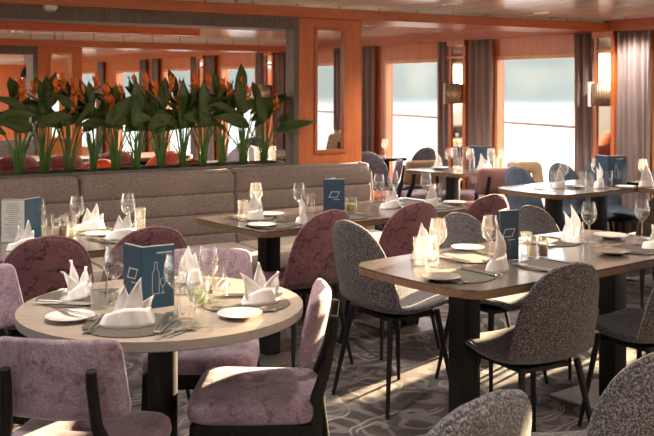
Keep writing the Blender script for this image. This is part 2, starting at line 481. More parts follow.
# banquette
bq = div_frame(empty('banquette')); tag(bq, 'long taupe woven banquette with channelled backrest along the flower planter', 'banquette')
def back_section(t0, t1, round_end=False):
    n = 15
    zs = [.40+.545*i/(n-1) for i in range(n)]
    t0 += .006; t1 -= .006
    def fn(i, j):
        # cross-section around: front face, top, back ; j along length
        k = i*20
        if k < 15:
            q = k/15; z = .40+.525*q; y = .035*q - .013*abs(math.sin(PI*4.0*q))**0.35
        elif k <= 18:
            a = (k-15)/3*PI/2; y = .035+.02*(1-math.cos(a))+.03*math.sin(a)*0; z = .925+.022*math.sin(a)
        else:
            y = .055+.075*(k-18)/2; z = .947
        x = t0+(t1-t0)*j
        ed = min(j, 1-j)*(t1-t0)
        rr = .03
        if ed < rr:
            sh = (1-ed/rr)**2
            y += .018*sh if k < 16 else 0
            z -= .012*sh if k > 14 else 0
            if round_end and j > .5: z -= .05*sh*(1 if k > 12 else 0)
        return (x, y, z)
    m = max(8, int((t1-t0)/.08))
    js = [0, .3, .7, 1.0]
    b = MB()
    cols = sorted(set([0, .01/(t1-t0), .03/(t1-t0), 1-.03/(t1-t0), 1-.01/(t1-t0), 1]+[q/8 for q in range(1, 8)]))
    rows = [q/80 for q in range(81)]
    vs = [[b.bm.verts.new(fn(i, j)) for j in cols] for i in rows]
    for i in range(len(rows)-1):
        for j in range(len(cols)-1): b.bm.faces.new((vs[i][j], vs[i+1][j], vs[i+1][j+1], vs[i][j+1]))
    # close sides and back
    for jj in (0, -1):
        lowv = b.bm.verts.new((fn(0, cols[jj])[0], .13, .40))
        b.bm.faces.new([r[jj] for r in vs]+[lowv])
    b.build('backrest', M['banquette_fabric'], bq, auto=60)
    s = MB(); s.span(t0, t1, -.50, .02, .34, .47, bev=.025); s.build('seat_cushion', M['cream_seat'], bq)
te = d_at(370, .05)
secs = [TL, d_at(-160), d_at(82), d_at(237), te]
for k in range(4): back_section(secs[k], secs[k+1], k == 3)
MB().span(TL, te-.02, -.46, .12, 0.0, .335).build('plinth', M['smoked_wood'], bq, smooth=False)
# cream tube painting the lit edge highlight on the banquette end
pz = [(te-.004, -.0, .42), (te, .012, .70), (te-.004, .035, .88), (te-.03, .045, .935), (te-.10, .05, .952)]
MB().tube(pz, .008, 8).build('rim_tube', M['cream_seat'], bq)

# ---------------- room behind the divider
E0 = Vector((-2.99, 10.4))
def ep(t, b=0, z=0):
    p = E0+DV*t+DB*b; return Vector((p.x, p.y, z))
def e_at(px):
    k = (px-CX)/F; return (k*E0.y-E0.x)/(DV.x-k*DV.y)
def e_frame(o): o.location = (E0.x, E0.y, 0); o.rotation_euler = (0, 0, math.atan2(DV.y, DV.x)); return o
ta, tb_, tc = e_at(33), e_at(38), e_at(82)
# where the second divider meets the window wall
den = DV.x*WN.x+DV.y*WN.y
t_e_wall = ((W0-E0).dot(WN))/den
e_frame(MB().span(-3.5, t_e_wall, -.1, .36, 1.955, 2.03).build('trim_6', M['orange_beam'], smooth=False, kind='structure'))
e_frame(MB().span(-3.5, t_e_wall, -.04, .30, 2.02, CEIL+.01).build('trim_7', M['ceiling'], smooth=False, kind='structure'))
e_frame(MB().span(-3.5, tb_, 0, .3, 1.87, 1.958).build('trim_8', M['smoked_wood'], smooth=False, kind='structure'))
e_frame(MB().span(ta, tb_, 0, .3, 0, 1.88).build('trim_9', M['smoked_wood'], smooth=False, kind='structure'))
h0, h1 = e_at(52), e_at(70)
pb = MB().span(tb_, h0, 0, .08, 0, 1.96).span(h1, tc, 0, .08, 0, 1.96).span(h0, h1, 0, .08, 0, .95).span(h0, h1, 0, .08, 1.87, 1.96)
pn2 = e_frame(pb.build('wall_rear_divider', M['orange_wood'], smooth=False, kind='structure'))
tb2 = MB().span(h0-.02, h0, -.015, .09, .93, 1.89).span(h1, h1+.02, -.015, .09, .93, 1.89).span(h0, h1, -.015, .09, 1.87, 1.89).span(h0, h1, -.015, .09, .93, .95)
tb2.build('window_trim', M['pale_orange_wood'], pn2, smooth=False)
MB().span(h0, h1, .038, .042, .95, 1.87).build('window_pane', M['window_glass'], pn2, smooth=False)
e_frame(MB().span(-3.5, ta, -.08, .02, 0, .93).build('wall_rear_low', M['banquette_fabric'], smooth=False, kind='structure'))
# ceiling coffer beam nearer than the second divider
def c_frame(o, back): p = D0+DB*back; o.location = (p.x, p.y, 0); o.rotation_euler = (0, 0, math.atan2(DV.y, DV.x)); return o
for nm, back, z0, z1, tend in (('trim_10', 1.25, 1.985, 2.05, 208), ('trim_11', 2.2, 1.965, 2.03, 200)):
    k = (tend-CX)/F; o = D0+DB*back; tt = (k*o.y-o.x)/(DV.x-k*DV.y)
    c_frame(MB().span(-6, tt, 0, .10, z0, z1).build(nm, M['orange_beam'], smooth=False, kind='structure'), back)
    c_frame(MB().span(-6, tt, .0, .10, z1, CEIL+.01).build(nm+'1', M['mirror'], smooth=False, kind='structure'), back)
# far end wall
ue = umax
q = wp(ue-.05)
ew = MB().span(0, .12, 0, 12, 0, CEIL)
o = ew.build('wall_far', M['wall_white'], smooth=False, kind='structure'); wall_frame(o); o.location = (q.x, q.y, 0)
ew = MB().span(-.02, 0, .1, 9.5, 0, 2.0)
o = ew.build('wall_far_panelling', M['orange_wood'], smooth=False, kind='structure'); wall_frame(o); o.location = (q.x, q.y, 0)
# outside
MB().box((60, 300, -1.75), (900, 900, .1)).build('water', M['water'], smooth=False, kind='structure')
def bank(i, j):
    x = -420+840*i
    h = 24+7*math.sin(x*.021)+4*math.sin(x*.067+1)+2*math.sin(x*.21)
    prof = [(0, -1.8), (4, 0), (10, .45), (20, .8), (40, 1.0), (90, 1.05)]
    d, s = prof[int(round(j*5))]
    return (x*.796+ .605*(150+d)+40, -x*.605+.796*(235+d)+60, s*h if s > 0 else s)
MB().grid(bank, 120, 6).build('hills', M['bank'], auto=0, kind='structure')
rl = MB()
rl.tube([wp(-3, -.55, 1.06), wp(.1, -.55, 1.09), wp(1.2, -.55, 1.12), wp(3.2, -.55, 1.17), wp(8, -.55, 1.22)], .012, 8)
for u in (-2, -.2, 2.25, 4.15, 6.2): rl.tube([wp(u, -.55, 0), wp(u, -.55, 1.10)], .014, 8)
tag(rl.build('deck_railing', M['hull_rail']), 'thin grey guard rail outside the windows above the water', 'railing')
wall_frame(MB().span(umin, umax, -.75, -.12, -.1, 0).build('ground_deck', M['deck'], smooth=False, kind='structure'))

# ------------------------------------------------------------------ chairs
def cat_interp(tab, t):
    for i in range(len(tab)-1):
        if tab[i][0] <= t <= tab[i+1][0]:
            p1, p2 = tab[i], tab[i+1]
            p0 = tab[max(i-1, 0)]; p3 = tab[min(i+2, len(tab)-1)]
            s = (t-p1[0])/(p2[0]-p1[0])
            out = []
            for k in range(1, len(p1)):
                m1 = (p2[k]-p0[k])/(p2[0]-p0[0])*(p2[0]-p1[0]); m2 = (p3[k]-p1[k])/(p3[0]-p1[0])*(p2[0]-p1[0])
                s2, s3 = s*s, s*s*s
                out.append((2*s3-3*s2+1)*p1[k]+(s3-2*s2+s)*m1+(-2*s3+3*s2)*p2[k]+(s3-s2)*m2)
            return out
    return tab[-1][1:]
SHELL = [(0, .235, .440, .12), (.07, .228, .458, .172), (.22, .13, .452, .210), (.40, -.02, .436, .222), (.53, -.14, .444, .222),
         (.61, -.20, .480, .215), (.69, -.228, .545, .208), (.78, -.248, .640, .198), (.87, -.268, .735, .175), (.93, -.280, .795, .138), (.975, -.287, .833, .085), (1.0, -.290, .848, .018)]
def smooth(a, b, x):
    x = max(0, min(1, (x-a)/(b-a))); return x*x*(3-2*x)
def make_shell(name, mat, legmat, label_cat='chair', pleat=False):
    r = empty(name); r['category'] = label_cat
    def fn(i, j):
        y, z, w = cat_interp(SHELL, i)
        s = 2*j-1; b = smooth(.50, .68, i)
        w = max(w, .01)
        k = (w/.21)**2
        x = w*s
        return (x, y+b*.060*s*s*k, z+(1-b)*.026*s*s*min(1, i/.2))
    o = MB().grid(fn, 30, 13).build('shell', mat, r, auto=0, recalc=False)
    solid(o, .030, 0, 1)
    # piping round the rim
    pts = [fn(i/40, 0) for i in range(41)]+[fn(1-i/40, 1) for i in range(41)]
    MB().tube(pts+[pts[0]], .0105, 6, cap=False).build('rim_tube', mat, r, auto=0)
    MB().box((0, .0, .405), (.26, .26, .02), bev=.004).build('under_frame', legmat, r, smooth=False)
    for sx in (-1, 1):
        for sy in (-1, 1):
            MB().tube([(sx*.145, sy*.135-.01, .425), (sx*.205, sy*.20-.015, 0)], [.015, .009], 10).build('leg', legmat, r)
    return r
def make_framed(name, mat, seatmat, slot=False):
    r = empty(name); r['category'] = 'chair'
    # seat cushion with a tufted dimple
    def fn(i, j):
        a = 2*PI*j
        # i: 0 underside centre -> 1 top centre
        ca, sa = math.cos(a), math.sin(a)
        e = .28
        sx = math.copysign(abs(ca)**e, ca); sy = math.copysign(abs(sa)**e, sa)
        if i < .25: rr, z = i/.25*.97, .405
        elif i < .5:
            t = (i-.25)/.25; rr = .97+.03*math.sin(PI*t); z = .405+.06*t
        else:
            t = (i-.5)/.5; rr = .97*(1-t); z = .465+.028*math.sin(t*PI*.5)**.6
            z -= .026*math.exp(-(rr/.12)**2)
        return (.222*rr*sx*(1.0 if sy > 0 else .96), .215*rr*sy+.005, z)
    o = MB().grid(fn, 22, 32, closed=True).build('seat', seatmat, r, auto=0); 
    MB().lathe([(0, .474), (.010, .473), (.013, .469), (.010, .465)], 12, (0, .005, 0)).build('button', seatmat, r)
    # curved padded back
    def back(i, j):
        a = 2*PI*j; ca, sa = math.cos(a), math.sin(a); e = .22
        sx = math.copysign(abs(ca)**e, ca); sz = math.copysign(abs(sa)**e, sa)
        th = .024
        if i < .5: rr = i/.5; side = -1
        else: rr = (1-i)/.5; side = 1
        bul = math.sqrt(max(0, 1-rr**4))
        x = .185*rr*sx*(1 - .04*sz); zz = .118*rr*sz
        y = -.212 - .10*zz/.118*.25 + .055*(x/.2)**2 + side*th*bul
        return (x, y, .69+zz)
    if not slot:
        o = MB().grid(back, 25, 36, closed=True).build('backrest', mat, r, auto=0)
    else:
        b = MB()
        def ring(s, k):
            a = 2*PI*k/36; ca, sa = math.cos(a), math.sin(a); e = .22
            X = math.copysign(abs(ca)**e, ca)*.195; Z = math.copysign(abs(sa)**e, sa)*.128
            X2 = math.copysign(abs(ca)**.4, ca)*.085-.02; Z2 = math.copysign(abs(sa)**.5, sa)*.032-.005
            x = X+(X2-X)*s; z = Z+(Z2-Z)*s
            return x, z
        def fb(i, j):
            s = (0, 0.12, .5, .88, 1, .88, .5, .12)[i % 8]; sd = (0, -1, -1, -1, 0, 1, 1, 1)[i % 8]
            x, z = ring(s, j); return (x, -.212-.21*z+.055*(x/.2)**2+sd*.02, .70+z)
        vs = [[b.bm.verts.new(fb(i, j)) for j in range(36)] for i in range(8)]
        for i in range(8):
            for j in range(36): b.bm.faces.new((vs[i][j], vs[(i+1) % 8][j], vs[(i+1) % 8][(j+1) % 36], vs[i][(j+1) % 36]))
        b.build('backrest', mat, r, auto=0)
    f = MB()
    f.box((0, .185, .375), (.36, .025, .06), bev=.004).box((0, -.185, .375), (.36, .025, .06), bev=.004)
    f.box((.19, 0, .375), (.03, .40, .06), bev=.004).box((-.19, 0, .375), (.03, .40, .06), bev=.004)
    f.build('seat_frame', M['black_wood'], r)
    for sx in (-1, 1):
        MB().tube([(sx*.19, .18, .40), (sx*.198, .195, .2), (sx*.205, .205, 0)], [.022, .018, .012], 10).build('leg', M['black_wood'], r)
        MB().tube([(sx*.20, -.265, 0), (sx*.196, -.225, .2), (sx*.185, -.198, .36), (sx*.155, -.205, .48), (sx*.125, -.238, .58), (sx*.118, -.258, .70), (sx*.118, -.263, .735)],
                  [.013, .018, .026, .022, .017, .016, .015], 10).build('back_leg', M['black_wood'], r)
    return r

KIT = {}
MAKE = {
 'wine': lambda: make_shell('velvet_shell_chair', M['velvet_wine'], M['black_metal']),
 'lilacshell': lambda: make_shell('lilac_shell_chair', M['velvet_lilac'], M['black_metal']),
 'tweed': lambda: make_shell('tweed_shell_chair', M['tweed_grey'], M['black_metal']),
 'blue': lambda: make_shell('blue_shell_chair', M['velvet_blue'], M['black_metal']),
 'slate': lambda: make_shell('slate_shell_chair', M['velvet_slate'], M['black_metal']),
 'rust': lambda: make_shell('rust_shell_chair', M['velvet_rust'], M['black_metal']),
 'olive': lambda: make_shell('olive_shell_chair', M['velvet_olive'], M['black_metal']),
 'lilac': lambda: make_framed('framed_chair', M['velvet_lilac'], M['velvet_lilac']),
 'mauve': lambda: make_framed('leather_framed_chair', M['mauve_leather'], M['mauve_leather']),
 'gold': lambda: make_framed('woven_framed_chair', M['gold_weave'], M['mauve_leather']),
 'goldslot': lambda: make_framed('slotted_woven_chair', M['gold_weave'], M['mauve_leather'], True),
 'pink': lambda: make_framed('pink_framed_chair', M['velvet_lilac'], M['velvet_rust']),
}
def place(kind, pos, rz=0.0, label=None, cat=None, group=None, scale=None):
    if kind not in KIT: r = KIT[kind] = MAKE[kind]()
    else: r = dup(KIT[kind])
    r.location = (pos[0], pos[1], pos[2] if len(pos) > 2 else 0.0)
    r.rotation_euler = (0, 0, rz)
    if not scale: scale = 1.0
    r.scale = (scale, scale, scale) if not hasattr(scale, '__len__') else scale
    tag(r, label, cat, group)
    return r
def face(d): return math.atan2(-d[0], d[1])
TV = Vector((.785, .62)); TU = Vector((-.62, .785))     # long and cross directions of the tables

CHAIRS = [
 ('lilac', (-.712, 2.72), (.10, .99), 'lilac velvet chair with black back posts, back to us before the round table'),
 ('lilac', (-.235, 3.17), (-1, .02), 'lilac velvet chair seen side-on at the right of the round table, button seat sunlit'),
 ('lilac', (-.49, 3.70), (.02, -1), 'lilac chair facing us on the far side of the round table'),
 ('lilac', (-1.10, 3.38), (.93, -.36), 'lilac chair cut off by the left edge, at left of the round table'),
 ('wine', (-1.31, 4.21), (-.45, .89), 'wine velvet shell chair at the banquette table with the opened white menu'),
 ('wine', (-.93, 4.47), (-.50, .87), 'wine velvet shell chair directly behind the blue menu of the round table'),
 ('wine', (-.16, 5.03), (-.66, .75), 'wine velvet shell chair in front of the parallelogram menu, seat turned left'),
 ('tweed', (.33, 4.46), (.82, .57), 'grey tweed shell chair standing in the aisle, left end of the nearest dark table'),
 ('tweed', (.80, 3.74), (-.48, .88), 'grey tweed shell chair, back to us, centred at the near side of the dark table'),
 ('tweed', (.84, 4.70), (.58, -.81), 'grey tweed shell chair across the dark table, behind its left wine glass'),
 ('tweed', (1.29, 5.0), (.60, -.80), 'grey tweed shell chair across the dark table, behind the dark blue menu'),
 ('wine', (.35, 5.37), (-.55, .83), 'wine velvet shell chair behind the aisle tweed chair, at the long banquette table'),
 ('wine', (.83, 5.76), (-.55, .83), 'wine velvet shell chair half hidden by the dark blue menu'),
 ('tweed', (.165, 2.13), (-.62, .78), 'grey tweed chair back cut off by the bottom edge, centre right'),
 ('tweed', (.80, 2.52), (-.22, .97), 'grey tweed chair back in the bottom right corner'),
 ('tweed', (1.37, 4.04), (-.55, .83), 'grey tweed shell chair at the right edge, back to us, beside the dark table'),
 ('blue', (1.68, 7.27), (.62, -.79), 'blue velvet shell chair at the far right table, beside the leather chair'),
 ('blue', (2.13, 7.66), (.60, -.80), 'blue velvet shell chair behind the wine glass of the far right table, against the window'),
 ('blue', (2.44, 7.72), (.60, -.80), 'blue velvet shell chair behind the blue menu of the far right table'),
 ('olive', (2.10, 6.22), (-.45, .89), 'dark olive shell chair in front of the far right table, near the right edge'),
 ('mauve', (1.40, 8.20), (-.35, .94), 'mauve leather chair with black back posts at the far window table'),
 ('goldslot', (1.86, 8.22), (.45, -.89), 'gold woven chair with a slotted back against the bright window'),
 ('gold', (.86, 9.05), (-.30, .95), 'gold woven chair with black back posts left of the far window table'),
 ('pink', (.49, 9.05), (-1, .08), 'pink velvet chair seen side-on beside the gold woven chair'),
 ('slate', (.57, 9.58), (.60, .80), 'slate blue shell chair right beside the orange divider panel'),
 ('slate', (.87, 9.90), (-.8, -.6), 'slate grey shell chair facing us against the left bright window'),
 ('lilac', (1.32, 9.15), (-.9, .44), 'lilac bench-like chair seat under the far window table'),
]
for kind, (x, y), f, lab in CHAIRS:
    place(kind, (x, y, 0), face(f), lab, 'chair', scale=(1.02 if x < .4 else .965) if kind == 'tweed' and y > 3 else None)
# unseen chairs added right of the view to block low sun
place('blue', (3.25, 6.35, 0), face((-.605, .796)), 'blue shell chair added as sun blocker in the window bay beyond the right edge of view', 'chair')
place('blue', (2.98, 6.15, 0), face((-.605, .796)), 'second blue shell chair added as sun blocker in the window bay beyond the right edge of view', 'chair')
place('blue', (2.70, 6.50, 0), face((.796, .605)), 'blue shell chair added as sun blocker at the aisle end beyond the right edge of view', 'chair')
place('blue', (2.86, 7.28, 0), face((.605, -.796)), 'blue shell chair added as sun blocker against the window beyond the right edge of view', 'chair')
# chairs glimpsed between the stems behind the planter
BACK = [
 ('rust', 19, .95, 'rust shell chair top behind the planter, below the leftmost flowers'),
 ('rust', 83, 1.3, 'rust shell chair seen between the third and fourth plant stems'),
 ('rust', 116, .9, 'rust shell chair top behind the fifth plant stems'),
 ('rust', 150, 2.0, 'rust shell chair further back between the sixth and seventh plants'),
 ('rust', 176, .9, 'rust shell chair top behind the seventh and eighth plants'),
 ('wine', 6, 2.2, 'wine shell chair behind the planter at the left edge of the room behind'),
 ('wine', 48, 2.1, 'wine shell chair seen between the second plant stems'),
 ('wine', 104, 2.2, 'wine shell chair seen left of the fifth plant stems'),
 ('slate', 226, 2.4, 'slate shell chair behind the tenth plant'),
 ('slate', 240, 3.6, 'slate shell chair far behind the eleventh plant'),
 ('gold', 329, 3.0, 'gold woven chair seen through the glass of the orange panel'),
]
for kind, px, bk, lab in BACK:
    k = (px-CX)/F; o = D0+DB*(bk+.2); t = (k*o.y-o.x)/(DV.x-k*DV.y); p = o+DV*t
    place(kind, (p.x, p.y, 0), face((-.52+random.uniform(-.3, .3), .85)), lab, 'chair', scale=1.12 if kind != 'gold' else 1.25)

# ------------------------------------------------------------------ tables
def rrect(L, W, rc, be, bs, n=8):
    """rounded rectangle with bulging ends (be) and sides (bs), centred"""
    pts = []
    for k in range(4):
        cx = (L/2-rc)*(1 if k in (0, 3) else -1); cy = (W/2-rc)*(1 if k in (0, 1) else -1)
        for i in range(n+1):
            a = PI/2*k + PI/2*i/n
            pts.append((cx+rc*math.cos(a), cy+rc*math.sin(a)))
    out = []
    for i, (x, y) in enumerate(pts):
        out.append((x, y))
        x2, y2 = pts[(i+1) % len(pts)]
        if math.hypot(x2-x, y2-y) > .1:
            for q in range(1, 10): out.append((x+(x2-x)*q/10, y+(y2-y)*q/10))
    def bulge(x, y):
        return (x + math.copysign(be*(1-(2*y/W)**2), x)*(abs(x)/(L/2))**2, y + math.copysign(bs*(1-(2*x/L)**2), y)*(abs(y)/(W/2))**2)
    return [bulge(x, y) for x, y in out]
def table(corner, L, W, cols, label, rc=.06, be=.04, bs=.02, z=.75, tv=TV, square_base=.42, edge='table_edge', name='dining_table'):
    """corner: near-left corner; length along tv, depth to its left"""
    tu = Vector((-tv.y, tv.x))
    c = Vector(corner)+tv*(L/2)+tu*(W/2)
    r = empty(name, (c.x, c.y, 0), math.atan2(tv.y, tv.x)); tag(r, label, 'table')
    poly = rrect(L, W, rc, be, bs)
    MB().prism(poly, z-.008, z).build('table_top', M['dark_table'], r, auto=30)
    MB().prism([(x*.998, y*.998) for x, y in poly], z-.034, z-.008, bev=.004).build('table_edge', M[edge], r, auto=30)
    for a in cols:
        MB().box((a-L/2, 0, z/2-.012), (.095, .095, z-.046), bev=.008).build('column', M['black_metal'], r)
        MB().prism(rrect(square_base, square_base, .01, 0, 0), 0.001, .012, bev=.003).xform(Matrix.Translation((a-L/2, 0, 0))).build('base_plate', M['brushed_base'], r)
    return r, c
RT = (-.556, 3.147)
r = empty('round_table', (RT[0], RT[1], 0)); tag(r, 'round pale wood table with a grey edge in the left foreground', 'table')
MB().lathe([(0, .742), (.4745, .742), (.4745, .75), (0, .75)], 72).build('table_top', M['pale_table'], r, auto=30)
MB().lathe([(0, .716), (.462, .716), (.474, .722), (.475, .742), (0, .742)], 72).build('table_edge', M['pale_edge'], r, auto=30)
MB().lathe([(0, .012), (.05, .012), (.05, .716), (0, .716)], 24).build('column', M['black_metal'], r)
MB().lathe([(0, .001), (.22, .001), (.22, .012), (0, .014)], 40).build('base_plate', M['black_metal'], r)
table((.535, 3.335), 1.58, .70, (.31, 1.33), 'long dark oval table in the right foreground with two columns', rc=.09, be=.03, bs=.02)
table((-.325, 4.75), 1.62, .68, (.27, 1.32), 'long dark table before the banquette, holding the parallelogram menu', rc=.03, be=.01, bs=.0)
table((-2.35, 3.18), 2.02, .72, (.4, 1.6), 'long dark table before the banquette at the left edge', rc=.03, be=.01, bs=0)
table((1.63, 6.40), 1.12, .64, (.3, .85), 'dark table at the right by the blue chairs, holding a tall blue menu', rc=.10, be=.04, bs=.02, edge='table_edge')
table((1.17, 8.02), .62, .66, (.3,), 'pale-edged table at the window before the mirror strip', rc=.05, be=.02, bs=.0, tv=Vector((.7, .71)))
table((.52, 9.78), .42, .5, (.27,), 'small dark window table behind the pink chair', rc=.05, be=0, bs=0, z=.75, tv=Vector((.85, .52)), edge='black_wood')
table((2.50, 6.70), .62, .6, (.31,), 'dark window table added as sun blocker in the bay beyond the right edge of view', rc=.05, be=.02, bs=0, tv=Vector((.796, .605)))  # unseen table added to keep low sun off the carpet
for px, bk, lab in ((250, 1.9, 'white-clothed table glimpsed behind the last two plants'), (60, 3.4, 'table glimpsed behind the third plant'), (165, 3.3, 'table glimpsed behind the sixth plant'), (318, 2.9, 'table glimpsed through the glass of the orange panel')):
    k = (px-CX)/F; o = D0+DB*bk; t = (k*o.y-o.x)/(DV.x-k*DV.y); p = o+DV*t
    r, c = table((p.x-.45, p.y-.3), .9, .65, (.45,), lab, z=.80)
    if 'white' in lab or True:
        for ch in r.children:
            if ch.name.startswith('table_top'): ch.data.materials[0] = M['porcelain' if 'white' in lab else 'pale_table']

# ------------------------------------------------------------------ tableware prototypes
WG = [(.0, .002), (.033, .002), (.034, .004), (.012, .007), (.0045, .014), (.0038, .05), (.0042, .082), (.012, .090), (.026, .103), (.035, .122), (.0375, .138), (.036, .155), (.031, .178), (.028, .195)]
def mk_wine():
    r = empty('wine_glass'); r['category'] = 'glass'
    MB().lathe(WG[:8], 18).build('stem', M['glass'], r); MB().lathe(WG[7:], 22).build('bowl', M['glass'], r); return r
def mk_tumbler():
    r = empty('tumbler'); r['category'] = 'glass'
    MB().lathe([(.0, .001), (.025, .001), (.027, .008), (.029, .115)], 20).build('glass_wall', M['glass'], r)
    MB().lathe([(0, .004), (.0245, .004), (.0252, .014), (0, .012)], 18).build('thick_bottom', M['glass'], r); return r
def mk_votive():
    r = empty('votive_glass'); r['category'] = 'glass'
    MB().lathe([(.0, .001), (.028, .001), (.032, .01), (.036, .085)], 20).build('glass_wall', M['glass'], r)
    MB().lathe([(0, .012), (.022, .012), (.026, .02), (.026, .045), (.02, .05), (0, .052)], 16).build('lime', M['lime'], r); return r
def mk_shaker(fill):
    r = empty('shaker'); r['category'] = 'shaker'
    MB().box((0, 0, .036), (.040, .040, .070), bev=.005).build('jar', M['glass'], r)
    MB().box((0, 0, .026), (.030, .030, .046), bev=.003).build('filling', M[fill], r)
    MB().lathe([(.0, .072), (.019, .072), (.019, .085), (.014, .092), (0, .094)], 16).build('lid', M['steel'], r); return r
def mk_napkin(seed, w=1.0, h=1.0, peaks=3):
    """a wrapped cuff of cloth with folded points rising out of it"""
    rnd = random.Random(seed)
    b = MB()
    tilt = rnd.uniform(-.3, .3)
    def cuff(i, j):
        a = 2*PI*j; t = i
        rx = (.084-.018*t)*w; ry = (.052-.014*t)*w
        cr = 1+.06*abs(math.sin(2.5*a+seed*3+1.2*t))+.035*math.sin(9*a-seed+2*t)-.03
        z = t*(.036+.015*math.cos(a+1.0)+.009*abs(math.sin(1.5*a+seed)))*(.7+.3*h)
        return (rx*cr*math.cos(a), ry*cr*math.sin(a), max(.0006, z))
    b.grid(cuff, 6, 40, closed=True)
    def well(i, j):
        a = 2*PI*j; x, y, z = cuff(1, j); k = 1-.9*i
        return (x*k, y*k, z-.012*i)
    b.grid(well, 4, 40, closed=True)
    spec = {3: [(-.014, .008, .92, .02, .023), (.012, -.002, 1.12, .22, .023), (.030, .012, .72, .62, .022)],
            2: [(-.008, -.004, 1.12, .04, .046), (.016, .012, .92, .22, .040)],
            4: [(-.03, .0, 1.0, -.55, .030), (.03, .0, .95, .60, .030), (.0, .02, 1.15, .05, .026), (.045, -.01, .55, 1.2, .026)]}[peaks]
    for (x0, y0, hh, lean, ww) in spec:
        L = .125*h*hh
        def petal(i, j):
            t = i; q = 2*j-1
            wd = ww*1.15*(1-t**2.3)*(1+.25*math.sin(PI*min(1, t*1.2)))
            z = .004+L*t*math.cos(lean*t*.8); x = x0+L*t*math.sin(lean*t*.9)+wd*q
            y = y0+.018*(1-abs(q))*(1-.5*t)-.014*math.sin(PI*t)+.004*math.sin(9*t+seed+q*3)
            return (x*w, y, z)
        b.grid(petal, 9, 7)
    o = b.build('napkin', M['napkin'], auto=60, recalc=False)
    solid(o, .003, 0)
    o['category'] = 'napkin'
    return o
def mk_plate(mat):
    r = MB().lathe([(0, .003), (.045, .003), (.050, .006), (.075, .014), (.076, .016), (.050, .010), (.044, .007), (0, .006)], 36).build('side_plate', M[mat])
    r['category'] = 'plate'; return r
def mk_fork():
    b = MB()
    b.box((0, -.05, .003), (.009, .11, .0025), bev=.001).box((0, -.095, .003), (.013, .04, .0025), bev=.001).box((0, .025, .004), (.006, .05, .0025)).box((0, .058, .005), (.021, .022, .0022), bev=.001)
    for k in (-1.5, -.5, .5, 1.5): b.box((k*.0056, .083, .006), (.0028, .036, .002))
    o = b.build('fork', M['steel'], smooth=False); o['category'] = 'fork'; return o
def mk_knife():
    o = MB().box((0, -.06, .004), (.013, .095, .006), bev=.002).prism([(-.006, -.012), (.006, -.012), (.010, .03), (.010, .085), (.004, .105), (-.006, .08)], .003, .005).build('knife', M['steel'], smooth=False); o['category'] = 'knife'; return o
def mk_spoon():
    b = MB().box((0, -.045, .003), (.009, .12, .0025), bev=.001)
    b.lathe([(0, .001), (.012, .002), (.019, .006), (.0195, .007), (.012, .004), (0, .003)], 18, (0, .0, 0))
    for v in b.bm.verts:
        if v.co.z < .0075 and abs(v.co.x) > .006 or (v.co.y > .0165): pass
    o = b.build('spoon', M['steel']); o['category'] = 'spoon'; return o
def mk_mat():
    o = MB().lathe([(0, .0005), (.148, .0005), (.150, .002), (.148, .0035), (0, .0035)], 48).build('placemat', M['placemat_weave'], auto=30); o['category'] = 'placemat'; return o
def bars(b, segs, th, y, flip=1):
    for (x0, z0), (x1, z1) in segs:
        d = math.hypot(x1-x0, z1-z0); a = math.atan2(z1-z0, x1-x0)
        b.box(((x0+x1)/2, y, (z0+z1)/2), (d+th, .0008, th), ry=-a)
def poly_segs(pts, close=True):
    q = pts+[pts[0]] if close else pts
    return list(zip(q, q[1:]))
EMBLEM = [(-.030, -.016), (.018, -.016), (.032, .016), (-.016, .016)]
BOTTLE = [(-.012, -.055), (-.012, .012), (-.005, .028), (-.005, .05), (.005, .05), (.005, .028), (.012, .012), (.012, -.055)]
GLASSL = [(.016, -.055), (.03, -.055)], [(.023, -.055), (.023, -.035)], [(.023, -.035), (.014, -.022)], [(.014, -.022), (.016, -.006)], [(.016, -.006), (.030, -.006)], [(.030, -.006), (.032, -.022)], [(.032, -.022), (.023, -.035)]
